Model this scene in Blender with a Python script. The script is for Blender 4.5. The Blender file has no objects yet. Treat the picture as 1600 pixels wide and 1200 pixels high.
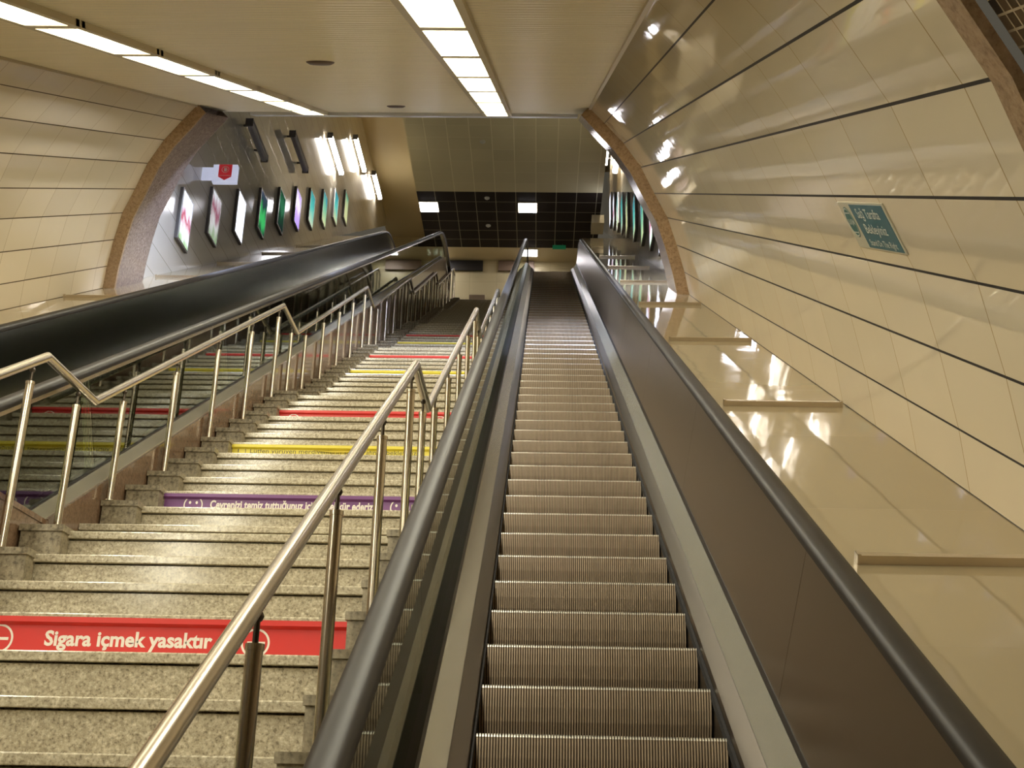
import bpy, bmesh, math, random
from mathutils import Vector, Matrix
random.seed(4)
S = bpy.context.scene
COL = S.collection
# ------------------------------------------------------------------ camera
cam_d = bpy.data.cameras.new('camera'); cam = bpy.data.objects.new('camera', cam_d); COL.objects.link(cam)
CP = Vector((-0.25426, 0.0, 2.47013))
F = Vector((-0.0254275, 0.93610663, 0.35079597)); R = Vector((0.99959587, 0.01934718, 0.02082749)); U = Vector((-0.01270984, -0.3511838, 0.93622027))
cam.matrix_world = Matrix(((R.x, U.x, -F.x, CP.x), (R.y, U.y, -F.y, CP.y), (R.z, U.z, -F.z, CP.z), (0, 0, 0, 1)))
cam_d.sensor_width = 36; cam_d.lens = 1806.9 / 1600 * 36; cam_d.clip_start = 0.05; cam_d.clip_end = 200
S.camera = cam
# ------------------------------------------------------------------ world, exposure
w = bpy.data.worlds.new('world'); S.world = w; w.use_nodes = True
w.node_tree.nodes['Background'].inputs[0].default_value = (0.9, 0.8, 0.6, 1)
w.node_tree.nodes['Background'].inputs[1].default_value = 0.02
S.view_settings.view_transform = 'Standard'; S.view_settings.look = 'None'
S.view_settings.exposure = 2.2; S.view_settings.gamma = 1; S.view_settings.use_curve_mapping = False
S.cycles.max_bounces = 10; S.cycles.diffuse_bounces = 5; S.cycles.glossy_bounces = 5
S.cycles.transparent_max_bounces = 16; S.cycles.sample_clamp_indirect = 6.0
S.cycles.caustics_reflective = False; S.cycles.caustics_refractive = False
LIGHT_K = 7.0          # strength of the ceiling light panels
WARM = (1.0, 0.95, 0.76); COLD = (0.62, 0.72, 1.0)

# ------------------------------------------------------------------ geometry frame of the incline
C30, S30 = math.cos(math.radians(30)), 0.5
T30 = math.tan(math.radians(30))
def W(X, s, n): return Vector((X, s * C30 - n * S30, s * S30 + n * C30))

# ------------------------------------------------------------------ helpers
class MB:
    def __init__(self): self.v = []; self.f = []; self.uv = []
    def quad(self, a, b, c, d, uv=None):
        i = len(self.v); self.v += [Vector(a), Vector(b), Vector(c), Vector(d)]; self.f.append((i, i+1, i+2, i+3)); self.uv.append(uv)
    def poly(self, pts, uv=None):
        i = len(self.v); self.v += [Vector(p) for p in pts]; self.f.append(tuple(range(i, i+len(pts)))); self.uv.append(uv)
    def box(self, x0, x1, y0, y1, z0, z1, fn=None):
        fn = fn or (lambda x, y, z: (x, y, z)); i = len(self.v)
        self.v += [Vector(fn(x, y, z)) for z in (z0, z1) for y in (y0, y1) for x in (x0, x1)]
        for f in ((0,2,3,1),(4,5,7,6),(0,1,5,4),(2,6,7,3),(0,4,6,2),(1,3,7,5)):
            self.f.append(tuple(i+k for k in f)); self.uv.append(None)
    def sweep(self, prof, rings, closed=True, caps=True, smooth=False):
        """prof: number of points per ring; rings: list of lists of points"""
        n = len(rings[0]); i = len(self.v)
        for r in rings: self.v += [Vector(p) for p in r]
        m = n if closed else n-1
        for a in range(len(rings)-1):
            for k in range(m):
                self.f.append((i+a*n+k, i+a*n+(k+1) % n, i+(a+1)*n+(k+1) % n, i+(a+1)*n+k)); self.uv.append(None)
        if caps and closed:
            self.f.append(tuple(i+k for k in range(n))[::-1]); self.uv.append(None)
            self.f.append(tuple(i+(len(rings)-1)*n+k for k in range(n))); self.uv.append(None)
    def tube(self, a, b, r0, r1=None, seg=16):
        a, b = Vector(a), Vector(b); r1 = r0 if r1 is None else r1; d = (b-a).normalized()
        e = d.orthogonal().normalized(); g = d.cross(e)
        ring = lambda c, r: [c+(e*math.cos(2*math.pi*k/seg)+g*math.sin(2*math.pi*k/seg))*r for k in range(seg)]
        self.sweep(None, [ring(a, r0), ring(b, r1)])
    def lathe(self, c, prof, seg=20, axis=Vector((0, 0, 1))):
        e = axis.orthogonal().normalized(); g = axis.cross(e); c = Vector(c)
        self.sweep(None, [[c+axis*h+(e*math.cos(2*math.pi*k/seg)+g*math.sin(2*math.pi*k/seg))*max(r, 1e-4) for k in range(seg)] for r, h in prof])
    def build(self, name, mat, parent=None, smooth=None, kind=None, loc=None):
        off = Vector((0, 0, 0)); p = parent
        while p is not None: off += p.location; p = p.parent
        own = Vector(loc) - off if loc is not None else Vector((0, 0, 0))
        me = bpy.data.meshes.new(name)
        me.from_pydata([tuple(v - off - own) for v in self.v], [], self.f)
        if any(self.uv):
            lay = me.uv_layers.new(name='UVMap'); k = 0
            for f, u in zip(self.f, self.uv):
                for q in range(len(f)):
                    lay.data[k].uv = u[q] if u else (0, 0); k += 1
        bm = bmesh.new(); bm.from_mesh(me)
        if smooth is not None: bmesh.ops.remove_doubles(bm, verts=bm.verts, dist=1e-5)
        bmesh.ops.recalc_face_normals(bm, faces=bm.faces); bm.to_mesh(me); bm.free()
        if smooth is not None:
            me.polygons.foreach_set('use_smooth', [True]*len(me.polygons)); me.set_sharp_from_angle(angle=math.radians(smooth))
        o = bpy.data.objects.new(name, me); COL.objects.link(o)
        if mat is not None: me.materials.append(mat)
        o.location = own
        if parent is not None: o.parent = parent
        if kind: o['kind'] = kind
        return o
def empty(name, loc, label, cat, group=None):
    o = bpy.data.objects.new(name, None); COL.objects.link(o); o.location = loc; o.empty_display_size = .2
    return tag(o, label, cat, group)
def tag(o, label, cat, group=None):
    o['label'] = label; o['category'] = cat
    if group: o['group'] = group
    return o
def copy_tree(o, parent=None, dloc=None):
    c = o.copy(); COL.objects.link(c); c.parent = parent
    if dloc is not None: c.location = o.location + Vector(dloc)
    for ch in list(o.children): copy_tree(ch, c)
    return c

# ------------------------------------------------------------------ materials
def mat(name, col, rough=.5, metal=0, spec=.5, coat=0, coat_r=.05, emit=None, es=0):
    m = bpy.data.materials.new(name); m.use_nodes = True; b = m.node_tree.nodes['Principled BSDF']
    b.inputs['Base Color'].default_value = (*col, 1); b.inputs['Roughness'].default_value = rough
    b.inputs['Metallic'].default_value = metal; b.inputs['Specular IOR Level'].default_value = spec
    b.inputs['Coat Weight'].default_value = coat; b.inputs['Coat Roughness'].default_value = coat_r
    if emit: b.inputs['Emission Color'].default_value = (*emit, 1); b.inputs['Emission Strength'].default_value = es
    return m
def nd(m, t, **k):
    n = m.node_tree.nodes.new(t)
    for a, v in k.items(): setattr(n, a, v)
    return n
def lk(m, a, b): m.node_tree.links.new(a, b)
def bsdf(m): return m.node_tree.nodes['Principled BSDF']
def math_n(m, op, a, b=None):
    n = nd(m, 'ShaderNodeMath', operation=op)
    for i, x in enumerate((a, b)):
        if x is None: continue
        if isinstance(x, (int, float)): n.inputs[i].default_value = x
        else: lk(m, x, n.inputs[i])
    return n.outputs[0]
def mix(m, f, a, b):
    n = nd(m, 'ShaderNodeMix', data_type='RGBA')
    for s, x in ((n.inputs[0], f), (n.inputs[6], a), (n.inputs[7], b)):
        if isinstance(x, (int, float)): s.default_value = x
        elif isinstance(x, tuple): s.default_value = (*x, 1)
        else: lk(m, x, s)
    return n.outputs[2]
def noise(m, scale, detail=3, vec=None, rough=.5, kind='Object'):
    t = nd(m, 'ShaderNodeTexCoord'); n = nd(m, 'ShaderNodeTexNoise'); n.inputs['Scale'].default_value = scale
    n.inputs['Detail'].default_value = detail; n.inputs['Roughness'].default_value = rough
    if vec is not None:
        mp = nd(m, 'ShaderNodeMapping'); mp.inputs['Scale'].default_value = vec; lk(m, t.outputs[kind], mp.inputs[0]); lk(m, mp.outputs[0], n.inputs[0])
    else: lk(m, t.outputs[kind], n.inputs[0])
    return n.outputs[0]
def ramp(m, fac, stops):
    r = nd(m, 'ShaderNodeValToRGB'); e = r.color_ramp.elements
    while len(e) < len(stops): e.new(.5)
    for q, (p, c) in zip(e, stops): q.position = p; q.color = (*c, 1)
    lk(m, fac, r.inputs[0]); return r.outputs[0]
def bump(m, h, strength=.3, dist=.01, prev=None):
    b = nd(m, 'ShaderNodeBump'); b.inputs['Strength'].default_value = strength; b.inputs['Distance'].default_value = dist
    lk(m, h, b.inputs['Height'])
    if prev is not None: lk(m, prev, b.inputs['Normal'])
    return b.outputs[0]
def grid_mat(name, ca, cu, cv, du, wu, wv, ou=0., rough=.12, spec=.5, coat=0., dv=1., ov=0., vary=.04, wav=.004, wscale=1.2):
    """tiles laid out on the UV map: u = metres along, v = row index or metres"""
    m = mat(name, ca, rough, spec=spec, coat=coat)
    uv = nd(m, 'ShaderNodeUVMap'); sp = nd(m, 'ShaderNodeSeparateXYZ'); lk(m, uv.outputs[0], sp.inputs[0])
    gu = math_n(m, 'DIVIDE', math_n(m, 'SUBTRACT', sp.outputs[0], ou), du)
    gv = math_n(m, 'DIVIDE', math_n(m, 'SUBTRACT', sp.outputs[1], ov), dv)
    def line(g, wd):
        f = math_n(m, 'FRACT', math_n(m, 'ADD', g, wd/2)); return math_n(m, 'LESS_THAN', f, wd)
    lu, lv = line(gu, wu/du), line(gv, wv/dv)
    cb = nd(m, 'ShaderNodeCombineXYZ'); lk(m, math_n(m, 'FLOOR', gu), cb.inputs[0]); lk(m, math_n(m, 'FLOOR', gv), cb.inputs[1])
    wn = nd(m, 'ShaderNodeTexWhiteNoise', noise_dimensions='3D'); lk(m, cb.outputs[0], wn.inputs[0])
    hi = tuple(min(1, c*(1+vary)) for c in ca); lo = tuple(c*(1-vary) for c in ca)
    c = mix(m, wn.outputs[0], lo, hi); c = mix(m, lu, c, cu); c = mix(m, lv, c, cv); lk(m, c, bsdf(m).inputs['Base Color'])
    j = math_n(m, 'SUBTRACT', 1.0, math_n(m, 'MAXIMUM', lu, lv))
    nrm = bump(m, noise(m, wscale, 3), 1.0, wav)
    nrm = bump(m, j, .5, .003, nrm)
    lk(m, math_n(m, 'SUBTRACT', rough+.75, math_n(m, 'MULTIPLY', j, .75)), bsdf(m).inputs['Roughness'])
    lk(m, nrm, bsdf(m).inputs['Normal'])
    if coat: lk(m, nrm, bsdf(m).inputs['Coat Normal'])
    return m
M = {}
def slat_wave(m):
    uv = nd(m, 'ShaderNodeUVMap'); sp = nd(m, 'ShaderNodeSeparateXYZ'); lk(m, uv.outputs[0], sp.inputs[0])
    h = math_n(m, 'SINE', math_n(m, 'MULTIPLY', sp.outputs[0], 2*math.pi/.10)); b = bsdf(m)
    old = b.inputs['Normal'].links[0].from_socket; lk(m, bump(m, h, 1., .004, old), b.inputs['Normal'])
TILE = (.77, .68, .52)
M['tile_r'] = grid_mat('cream_wall_tile', TILE, (.30, .20, .07), (.012, .006, .005), .74, .007, .036, ou=4.81, rough=.03, spec=.7, wav=.0035, wscale=.9)
M['tile_l'] = grid_mat('cream_wall_tile_left', TILE, (.30, .21, .10), (.08, .05, .02), .70, .006, .035, ou=11.84, rough=.06, spec=.6, wav=.0035, wscale=.9)
M['tile_up'] = grid_mat('pale_hall_tile', (.60, .56, .48), (.18, .15, .10), (.18, .15, .10), 5.0, .004, .010, dv=.42, rough=.10, spec=.6, wav=.003)
M['slat'] = grid_mat('cream_ceiling_slat', (.86, .77, .57), (.30, .23, .12), (.30, .23, .12), .10, .006, .004, dv=40, ov=-17, rough=.38, spec=.4, vary=.02, wav=.001)
slat_wave(M['slat'])
M['ceil_tile'] = grid_mat('beige_ceiling_tile', (.62, .53, .31), (.85, .76, .50), (.74, .65, .42), .61, .016, .010, ou=.12, dv=.61, rough=.6, spec=.2, wav=.0)
M['ceil_dark'] = grid_mat('dark_ceiling_tile', (.022, .014, .010), (.30, .26, .18), (.30, .26, .18), .61, .022, .022, ou=.12, dv=.61, ov=.50, rough=.7, spec=.15, wav=.0)
M['wall_beige'] = grid_mat('beige_back_wall_tile', (.60, .50, .28), (.42, .34, .18), (.48, .40, .22), .9, .008, .008, dv=.6, rough=.35, wav=.001)
M['plain_beige'] = mat('plain_beige_panel', (.58, .48, .28), .5)
M['mosaic'] = grid_mat('brown_mosaic', (.13, .085, .045), (.50, .42, .30), (.50, .42, .30), .05, .007, .007, dv=.05, rough=.3, vary=.55, wav=.0)

def granite(name, base, dark, light, rough, scale=170, spec=.5):
    m = mat(name, base, rough, spec=spec)
    a = noise(m, scale, 2, rough=.7); b = noise(m, scale*.45, 3); c = noise(m, 1.6, 3)
    col = ramp(m, a, [(.36, dark), (.47, base), (.56, base), (.68, light)])
    col2 = ramp(m, b, [(.36, tuple(x*.55 for x in base)), (.5, base), (.7, light)])
    k = mix(m, .45, col, col2)
    k = mix(m, math_n(m, 'MULTIPLY', math_n(m, 'SUBTRACT', c, .35), .9), k, tuple(x*.62 for x in base))
    lk(m, k, bsdf(m).inputs['Base Color']); return m
M['granite'] = granite('grey_beige_granite', (.46, .40, .285), (.09, .07, .045), (.80, .74, .58), .17, 85)
M['granite_dirty'] = granite('stained_granite', (.28, .235, .155), (.07, .05, .03), (.46, .40, .28), .5, 55)
M['granite_brown'] = granite('brown_polished_granite', (.19, .115, .065), (.12, .07, .04), (.25, .16, .10), .13, 90)
M['granite_arch'] = granite('mauve_arch_granite', (.30, .23, .20), (.12, .09, .08), (.50, .42, .38), .12, 60)
M['arch_edge'] = granite('tan_arch_edge', (.40, .27, .16), (.26, .16, .09), (.50, .36, .23), .25, 60)
M['ledge'] = grid_mat('polished_ledge', (.35, .28, .17), (.25, .19, .11), (.3, .22, .12), 1.5, .003, .002, dv=40, ov=-17, rough=.05, spec=.7, vary=.05, wav=.006, wscale=.7)

def steel(name, col, rough): return mat(name, col, rough, metal=1)
M['steel'] = steel('brushed_stainless_steel', (.66, .58, .47), .27)
M['steel_dark'] = steel('dark_pin_steel', (.12, .10, .08), .4)
M['deck'] = mat('satin_deck_steel', (.62, .59, .50), .25, metal=.75)
M['skirt'] = steel('dark_skirt_steel', (.16, .14, .12), .35)
M['panel'] = steel('bronze_steel_panel', (.29, .235, .18), .32)
M['panel_l'] = steel('dark_steel_panel', (.27, .26, .19), .17)
M['rubber'] = mat('black_handrail_rubber', (.020, .016, .013), .45, spec=.28)
M['bead'] = mat('black_glazing_bead', (.012, .010, .010), .4)
M['brush'] = mat('black_brush', (.012, .010, .010), .9)
M['housing'] = mat('light_housing_grey', (.10, .09, .09), .5)
M['dim_lens'] = mat('unlit_lens_grey', (.36, .35, .38), .3)
M['alu'] = mat('painted_light_frame', (.50, .43, .29), .4)
M['alu_frame'] = steel('aluminium_poster_frame', (.55, .55, .55), .3)
M['dark'] = mat('dark_opening', (.02, .015, .01), .6)
M['brownpanel'] = mat('brown_shutter', (.20, .13, .08), .5)
M['floor'] = granite('floor_granite', (.34, .29, .20), (.1, .08, .05), (.5, .45, .34), .3, 55)
M['detector'] = mat('detector_plastic', (.55, .52, .42), .4)
M['speaker'] = mat('dark_ceiling_disc', (.10, .06, .04), .5)
M['exit'] = mat('exit_green', (.02, .16, .07), .4, emit=(.02, .4, .15), es=.02)
M['white_print'] = mat('white_print', (.82, .76, .68), .5)
M['ink'] = mat('dark_ink', (.10, .08, .03), .5)
M['wprint_blue'] = mat('white_sign_print', (.62, .66, .62), .4)
def sticker(name, col):
    m = mat(name, col, .38); n = noise(m, 9, 4)
    k = mix(m, math_n(m, 'MULTIPLY', n, .5), col, tuple(c*.72+.02 for c in col)); lk(m, k, bsdf(m).inputs['Base Color']); return m
M['red'] = sticker('red_vinyl', (.66, .035, .028)); M['yellow'] = sticker('yellow_vinyl', (.74, .62, .05)); M['purple'] = sticker('purple_vinyl', (.17, .05, .20))
M['teal'] = mat('teal_sign', (.01, .13, .19), .3); M['sign_white'] = mat('sign_margin', (.56, .53, .42), .35); M['logo'] = mat('logo_teal', (.03, .15, .15), .4)
M['sgn_red'] = mat('sign_red', (.60, .03, .04), .4, emit=(.6, .03, .04), es=.06); M['flag_white'] = mat('flag_sign_white', (.75, .78, .9), .4, emit=(.7, .75, 1), es=.10)

# escalator step metal: worn aluminium cleats
ms = mat('worn_cleat_aluminium', (.42, .33, .22), .50, metal=.15)
n1 = noise(ms, 5, 4, vec=(6, 1, 1)); n2 = noise(ms, 26, 3, vec=(3, 1, .6))
cs = mix(ms, n1, (.44, .325, .21), (.76, .60, .43)); cs = mix(ms, math_n(ms, 'MULTIPLY', n2, .45), cs, (.28, .19, .12))
lk(ms, cs, bsdf(ms).inputs['Base Color']); M['cleat'] = ms
M['groove'] = mat('painted_shade_groove', (.075, .052, .034), .8)  # dark colour paints in the shade between the cleats
M['tread'] = mat('dark_low_bounce_tread', (.10, .075, .05), .6, metal=.3)  # tread colour darkened so less light bounces onto the riser feet
M['cleat_edge'] = mat('bright_cleat_edge', (.95, .90, .78), .3, metal=.3)

# clear glass: fresnel mix of transparency and mirror reflection
mg = bpy.data.materials.new('balustrade_glass'); mg.use_nodes = True; nt = mg.node_tree; nt.nodes.clear()
out = nt.nodes.new('ShaderNodeOutputMaterial'); mx = nt.nodes.new('ShaderNodeMixShader'); fr = nt.nodes.new('ShaderNodeFresnel'); fr.inputs[0].default_value = 1.65
tr = nt.nodes.new('ShaderNodeBsdfTransparent'); tr.inputs[0].default_value = (.86, .90, .82, 1); gl = nt.nodes.new('ShaderNodeBsdfGlossy'); gl.inputs['Roughness'].default_value = .02; gl.inputs[0].default_value = (.9, .95, .88, 1)
nt.links.new(fr.outputs[0], mx.inputs[0]); nt.links.new(tr.outputs[0], mx.inputs[1]); nt.links.new(gl.outputs[0], mx.inputs[2]); nt.links.new(mx.outputs[0], out.inputs[0]); M['glass'] = mg

def emit(name, col, s, ribs=False):
    m = bpy.data.materials.new(name); m.use_nodes = True; m.node_tree.nodes.clear()
    o = nd(m, 'ShaderNodeOutputMaterial'); e = nd(m, 'ShaderNodeEmission'); e.inputs[0].default_value = (*col, 1); e.inputs[1].default_value = s
    lk(m, e.outputs[0], o.inputs[0]); return m
M['lens'] = emit('warm_light_lens', WARM, LIGHT_K); M['lens_bright'] = emit('bright_light_lens', (1, .97, .84), LIGHT_K*1.2)
M['lens_cold'] = emit('cold_light_lens', COLD, 46.0); M['lens_wall'] = emit('wall_lamp_lens', (1, .92, .80), 8.0); M['lens_sq'] = emit('square_light_lens', (.98, .95, 1), 5.0)

# ------------------------------------------------------------------ text
DG = None
def text_parts(body, size, bold=0., squeeze=1.):
    c = bpy.data.curves.new('t', 'FONT'); c.body = body; c.size = size; c.offset = bold*size; c.align_x = 'CENTER'; c.align_y = 'CENTER'; c.resolution_u = 3
    o = bpy.data.objects.new('t', c); COL.objects.link(o); bpy.context.view_layer.update()
    me = bpy.data.meshes.new_from_object(o.evaluated_get(bpy.context.evaluated_depsgraph_get()))
    v = [p.co.copy() for p in me.vertices]; f = [tuple(p.vertices) for p in me.polygons]
    bpy.data.objects.remove(o); bpy.data.meshes.remove(me); bpy.data.curves.remove(c)
    x0 = min(p.x for p in v); x1 = max(p.x for p in v)
    return v, f, x0, x1
def add_text(mb, body, size, fn, width=None, bold=0.02):
    v, f, x0, x1 = text_parts(body, size, bold); k = (width/(x1-x0)) if width else 1.; cx = (x0+x1)/2
    i = len(mb.v); mb.v += [Vector(fn((p.x-cx)*k, p.y)) for p in v]
    for q in f: mb.f.append(tuple(i+a for a in q)); mb.uv.append(None)
def add_ring(mb, cx, cy, r0, r1, fn, seg=36):
    for k in range(seg):
        a, b = 2*math.pi*k/seg, 2*math.pi*(k+1)/seg
        mb.quad(*[fn(cx+r*math.cos(t), cy+r*math.sin(t)) for r, t in ((r0, a), (r1, a), (r1, b), (r0, b))])
def add_disc(mb, cx, cy, rx, ry, fn, seg=28):
    mb.poly([fn(cx+rx*math.cos(2*math.pi*k/seg), cy+ry*math.sin(2*math.pi*k/seg)) for k in range(seg)])
def add_rect(mb, x0, x1, y0, y1, fn): mb.quad(fn(x0, y0), fn(x1, y0), fn(x1, y1), fn(x0, y1))

# ================================================================== SETTING
XC = -2.21
PROF = [(3.87, .83), (3.80, 1.12), (3.69, 1.47), (3.56, 1.82), (3.38, 2.13), (3.20, 2.46), (2.97, 2.76), (2.72, 3.01), (2.52, 3.20)]
ARCH_S0, ARCH_S1 = 16.4, 17.5
def vault(name, sgn, s0, s1, m, off=0., uvm=None):
    mb = MB(); P = PROF; arc = 0.
    for i, ((h0, n0), (h1, n1)) in enumerate(zip(P[:-1], P[1:])):
        seg = math.hypot(h1-h0, n1-n0)
        v0, v1 = (i, i+1) if uvm is None else (arc, arc+seg)
        X0, X1 = XC+sgn*(h0+off), XC+sgn*(h1+off)
        mb.quad(W(X0, s0, n0), W(X0, s1, n0), W(X1, s1, n1), W(X1, s0, n1), [(s0, v0), (s1, v0), (s1, v1), (s0, v1)])
        arc += seg
    return mb.build(name, m, kind='structure')
vault('wall_right', 1, 4.5, ARCH_S0+.02, M['tile_r'])
vault('wall_left', -1, 4.5, ARCH_S0+.02, M['tile_l'])
vault('wall_lower_right', 1, -6, 4.4, M['mosaic'], .04, 1)
vault('wall_lower_left', -1, -6, 4.4, M['mosaic'], .04, 1)
# tunnel ceiling
mb = MB()
mb.quad(W(-4.75, 4.42, 3.2), W(.33, 4.42, 3.2), W(.33, 17.6, 3.2), W(-4.75, 17.6, 3.2), [(4.42, -4.75), (4.42, .33), (17.6, .33), (17.6, -4.75)])
mb.build('ceiling', M['slat'], kind='structure')
mb = MB(); mb.box(-5.2, .8, 4.5, 17.9, 3.24, 3.34, W); mb.build('ceiling_slab', M['housing'], kind='structure')
mb = MB(); mb.box(-4.35, .20, 17.6, 17.95, 3.16, 3.24, W); mb.build('trim_1', mat('grey_edge_trim', (.50, .50, .50), .4), kind='structure')
mb = MB(); mb.quad(W(-5.2, -6, 3.24), W(.8, -6, 3.24), W(.8, 4.5, 3.24), W(-5.2, 4.5, 3.24), [(-6, 0), (-6, 6), (4.5, 6), (4.5, 0)]); mb.build('ceiling_lower', M['slat'], kind='structure')
# trims along the ceiling edges
for k, X in enumerate((.325, -4.745)):
    mb = MB(); mb.box(X-.02, X+.02, 4.42, 16.4, 3.175, 3.2, W); mb.build('trim_%d' % (2+k), M['alu'], kind='structure')

def arch(name, sgn, s0, s1, inset, m_face, m_rev, num):
    """stone portal: flat front face + deep reveal following the vault"""
    P = [(3.99, .0)] + PROF
    def off(i, d):
        a = P[max(i-1, 0)]; b = P[min(i+1, len(P)-1)]; t = Vector((b[0]-a[0], b[1]-a[1])).normalized(); return (P[i][0]-t.y*d, P[i][1]+t.x*d)
    f = MB(); r = MB()
    for i in range(len(P)-1):
        (a0, b0), (a1, b1) = P[i], P[i+1]; (c0, d0), (c1, d1) = off(i, inset), off(i+1, inset)
        if i == len(P)-2: b1 += .02; d1 += .02
        X = lambda h: XC+sgn*h
        f.quad(W(X(a0), s0, b0), W(X(a1), s0, b1), W(X(c1), s0, d1), W(X(c0), s0, d0))
        f.quad(W(X(c0), s0, d0), W(X(c1), s0, d1), W(X(c1), s0+.05, d1), W(X(c0), s0+.05, d0))
        r.quad(W(X(c0), s0+.05, d0), W(X(c1), s0+.05, d1), W(X(c1), s1, d1), W(X(c0), s1, d0))
        r.quad(W(X(a0), s1, b0), W(X(a1), s1, b1), W(X(c1), s1, d1), W(X(c0), s1, d0))
        r.quad(W(X(a0), s0+.05, b0), W(X(a1), s0+.05, b1), W(X(a1), s1, b1), W(X(a0), s1, b0))
    f.build('trim_%d' % num, m_face, kind='structure'); r.build('trim_%d' % (num+1), m_rev, smooth=50, kind='structure')
arch('arch', 1, ARCH_S0, ARCH_S1, .15, M['arch_edge'], M['granite_arch'], 4)
arch('arch', -1, ARCH_S0, ARCH_S1, .15, M['arch_edge'], M['granite_arch'], 6)
arch('arch', 1, 4.38, 4.52, .03, M['arch_edge'], M['arch_edge'], 8)
arch('arch', -1, 4.38, 4.52, .03, M['arch_edge'], M['arch_edge'], 10)

# ledges beside the escalators
NL = .83
for k, (x0, x1) in enumerate(((.845, 1.80), (-6.30, -4.62))):
    mb = MB(); mb.quad(W(x0, -6, NL), W(x1, -6, NL), W(x1, 34.8, NL), W(x0, 34.8, NL), [(-6, x0), (-6, x1), (34.8, x1), (34.8, x0)])
    xs = x0 if k == 0 else x1
    mb.quad(W(xs, -6, NL), W(xs, 34.8, NL), W(xs, 34.8, -.6), W(xs, -6, -.6), [(-6, 0), (34.8, 0), (34.8, 1), (-6, 1)])
    mb.build('ledge_%s' % ('right', 'left')[k], M['ledge'], kind='structure')

# upper hall
ZC = 20.0; ZF = 16.83; ZL = .828
UP = [(.83, 0.), (2., 0.), (3., 0.), (4., 0.), (7., 0.), (14., 0.)]
for sgn, nm, xb in ((-1, 'wall_upper_left', -6.17), (1, 'wall_upper_right', 1.78)):
    mb = MB(); ss = [17.3 + i*(45-17.3)/44 for i in range(45)]
    for a, b in zip(ss[:-1], ss[1:]):
        for (n0, d0), (n1, d1) in zip(UP[:-1], UP[1:]):
            p = [W(xb-sgn*d, s, n) for s, n, d in ((a, n0, d0), (b, n0, d0), (b, n1, d1), (a, n1, d1))]
            mb.quad(*p, [(q.y, q.z) for q in p])
    mb.build(nm, M['tile_up'], kind='structure')
def flat(name, x0, x1, y0, y1, z, m):
    mb = MB(); mb.quad((x0, y0, z), (x1, y0, z), (x1, y1, z), (x0, y1, z), [(x0, y0), (x1, y0), (x1, y1), (x0, y1)]); return mb.build(name, m, kind='structure')
ZH = 23.5
flat('ceiling_upper', -4.08, 1.5, 12.5, 30.4, ZC, M['ceil_tile'])
flat('ceiling_upper_dark', -4.08, 1.5, 30.4, 34.0, ZC, M['ceil_dark'])
flat('ceiling_upper_back', -4.08, 1.8, 34.0, 35.05, ZC, M['plain_beige'])
flat('ceiling_upper_left', -6.3, -4.08, 12.5, 40.0, ZH, M['plain_beige'])
flat('ceiling_upper_right', 1.5, 1.9, 12.5, 35.05, ZH, M['plain_beige'])
flat('floor_upper', -6.3, 1.8, 31.2, 40.0, ZF-.01, M['floor'])
def wallq(name, a, b, z0, z1, m):
    mb = MB(); L = math.hypot(b[0]-a[0], b[1]-a[1]); mb.quad((*a, z0), (*b, z0), (*b, z1), (*a, z1), [(a[0], z0-ZF), (a[0]+L, z0-ZF), (a[0]+L, z1-ZF), (a[0], z1-ZF)]); return mb.build(name, m, kind='structure')
wallq('wall_back', (-4.08, 35.02), (1.9, 35.02), ZF-1, ZC, M['wall_beige'])
wallq('wall_back_left', (-6.4, 40.0), (-4.08, 40.0), ZF-1, ZH, M['wall_beige'])
wallq('wall_inner_left', (-4.08, 35.02), (-4.08, 40.0), ZF-1, ZH, M['wall_beige'])
wallq('wall_fascia_left', (-4.08, 12.5), (-4.08, 35.05), ZC, ZH, M['plain_beige'])
wallq('wall_fascia_right', (1.5, 12.5), (1.5, 35.05), ZC, ZH, M['plain_beige'])
mb = MB(); mb.quad((-6.4, 12.5, 13.1), (1.9, 12.5, 13.1), (1.9, 12.5, ZH), (-6.4, 12.5, ZH), [(-6.4, 0), (1.9, 0), (1.9, 7), (-6.4, 7)]); mb.build('wall_upper_front', M['plain_beige'], kind='structure')
# lower hall behind the camera
flat('floor', -6.4, 2.0, -5, 2.0, ZL, M['floor'])
mb = MB(); mb.quad((-6.6, -4.6, -1), (2.2, -4.6, -1), (2.2, -4.6, 5), (-6.6, -4.6, 5), [(0, 0), (8.8, 0), (8.8, 6), (0, 6)]); mb.build('wall_front', M['mosaic'], kind='structure')
flat('ceiling_lobby', -6.6, 2.2, -5, -.5, 4.4, M['plain_beige'])

# ================================================================== ESCALATORS
def zb(Y):
    def soft(a, b, k): # smooth max of a,b
        d = max(0, k-abs(a-b)); return max(a, b)+d*d/(4*k)
    z = soft(ZL, Y*T30, .35); return -soft(-z, -ZF, .45)
YS = [-1.2+i*.3 for i in range(4)] + [.2+i*.12 for i in range(22)] + [2.9+i*.9 for i in range(27)] + [27.3+i*.15 for i in range(26)]
YS = sorted(y for y in YS if y <= 31.1)
PATH = [(y, zb(y)) for y in YS]
YO = 0.
def normals(path):
    out = []
    for i in range(len(path)):
        a = path[max(i-1, 0)]; b = path[min(i+1, len(path)-1)]
        t = Vector((b[0]-a[0], b[1]-a[1])).normalized(); out.append(Vector((-t.y, t.x)))
    return out
NRM = normals(PATH)
def set_path(yo):
    global PATH, NRM, YO
    YO = yo; PATH = [(y-yo, zb(y)) for y in YS]; NRM = normals(PATH)
def at_path(i, X, h): return (X, PATH[i][0]+NRM[i].x*h, PATH[i][1]+NRM[i].y*h)
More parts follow.
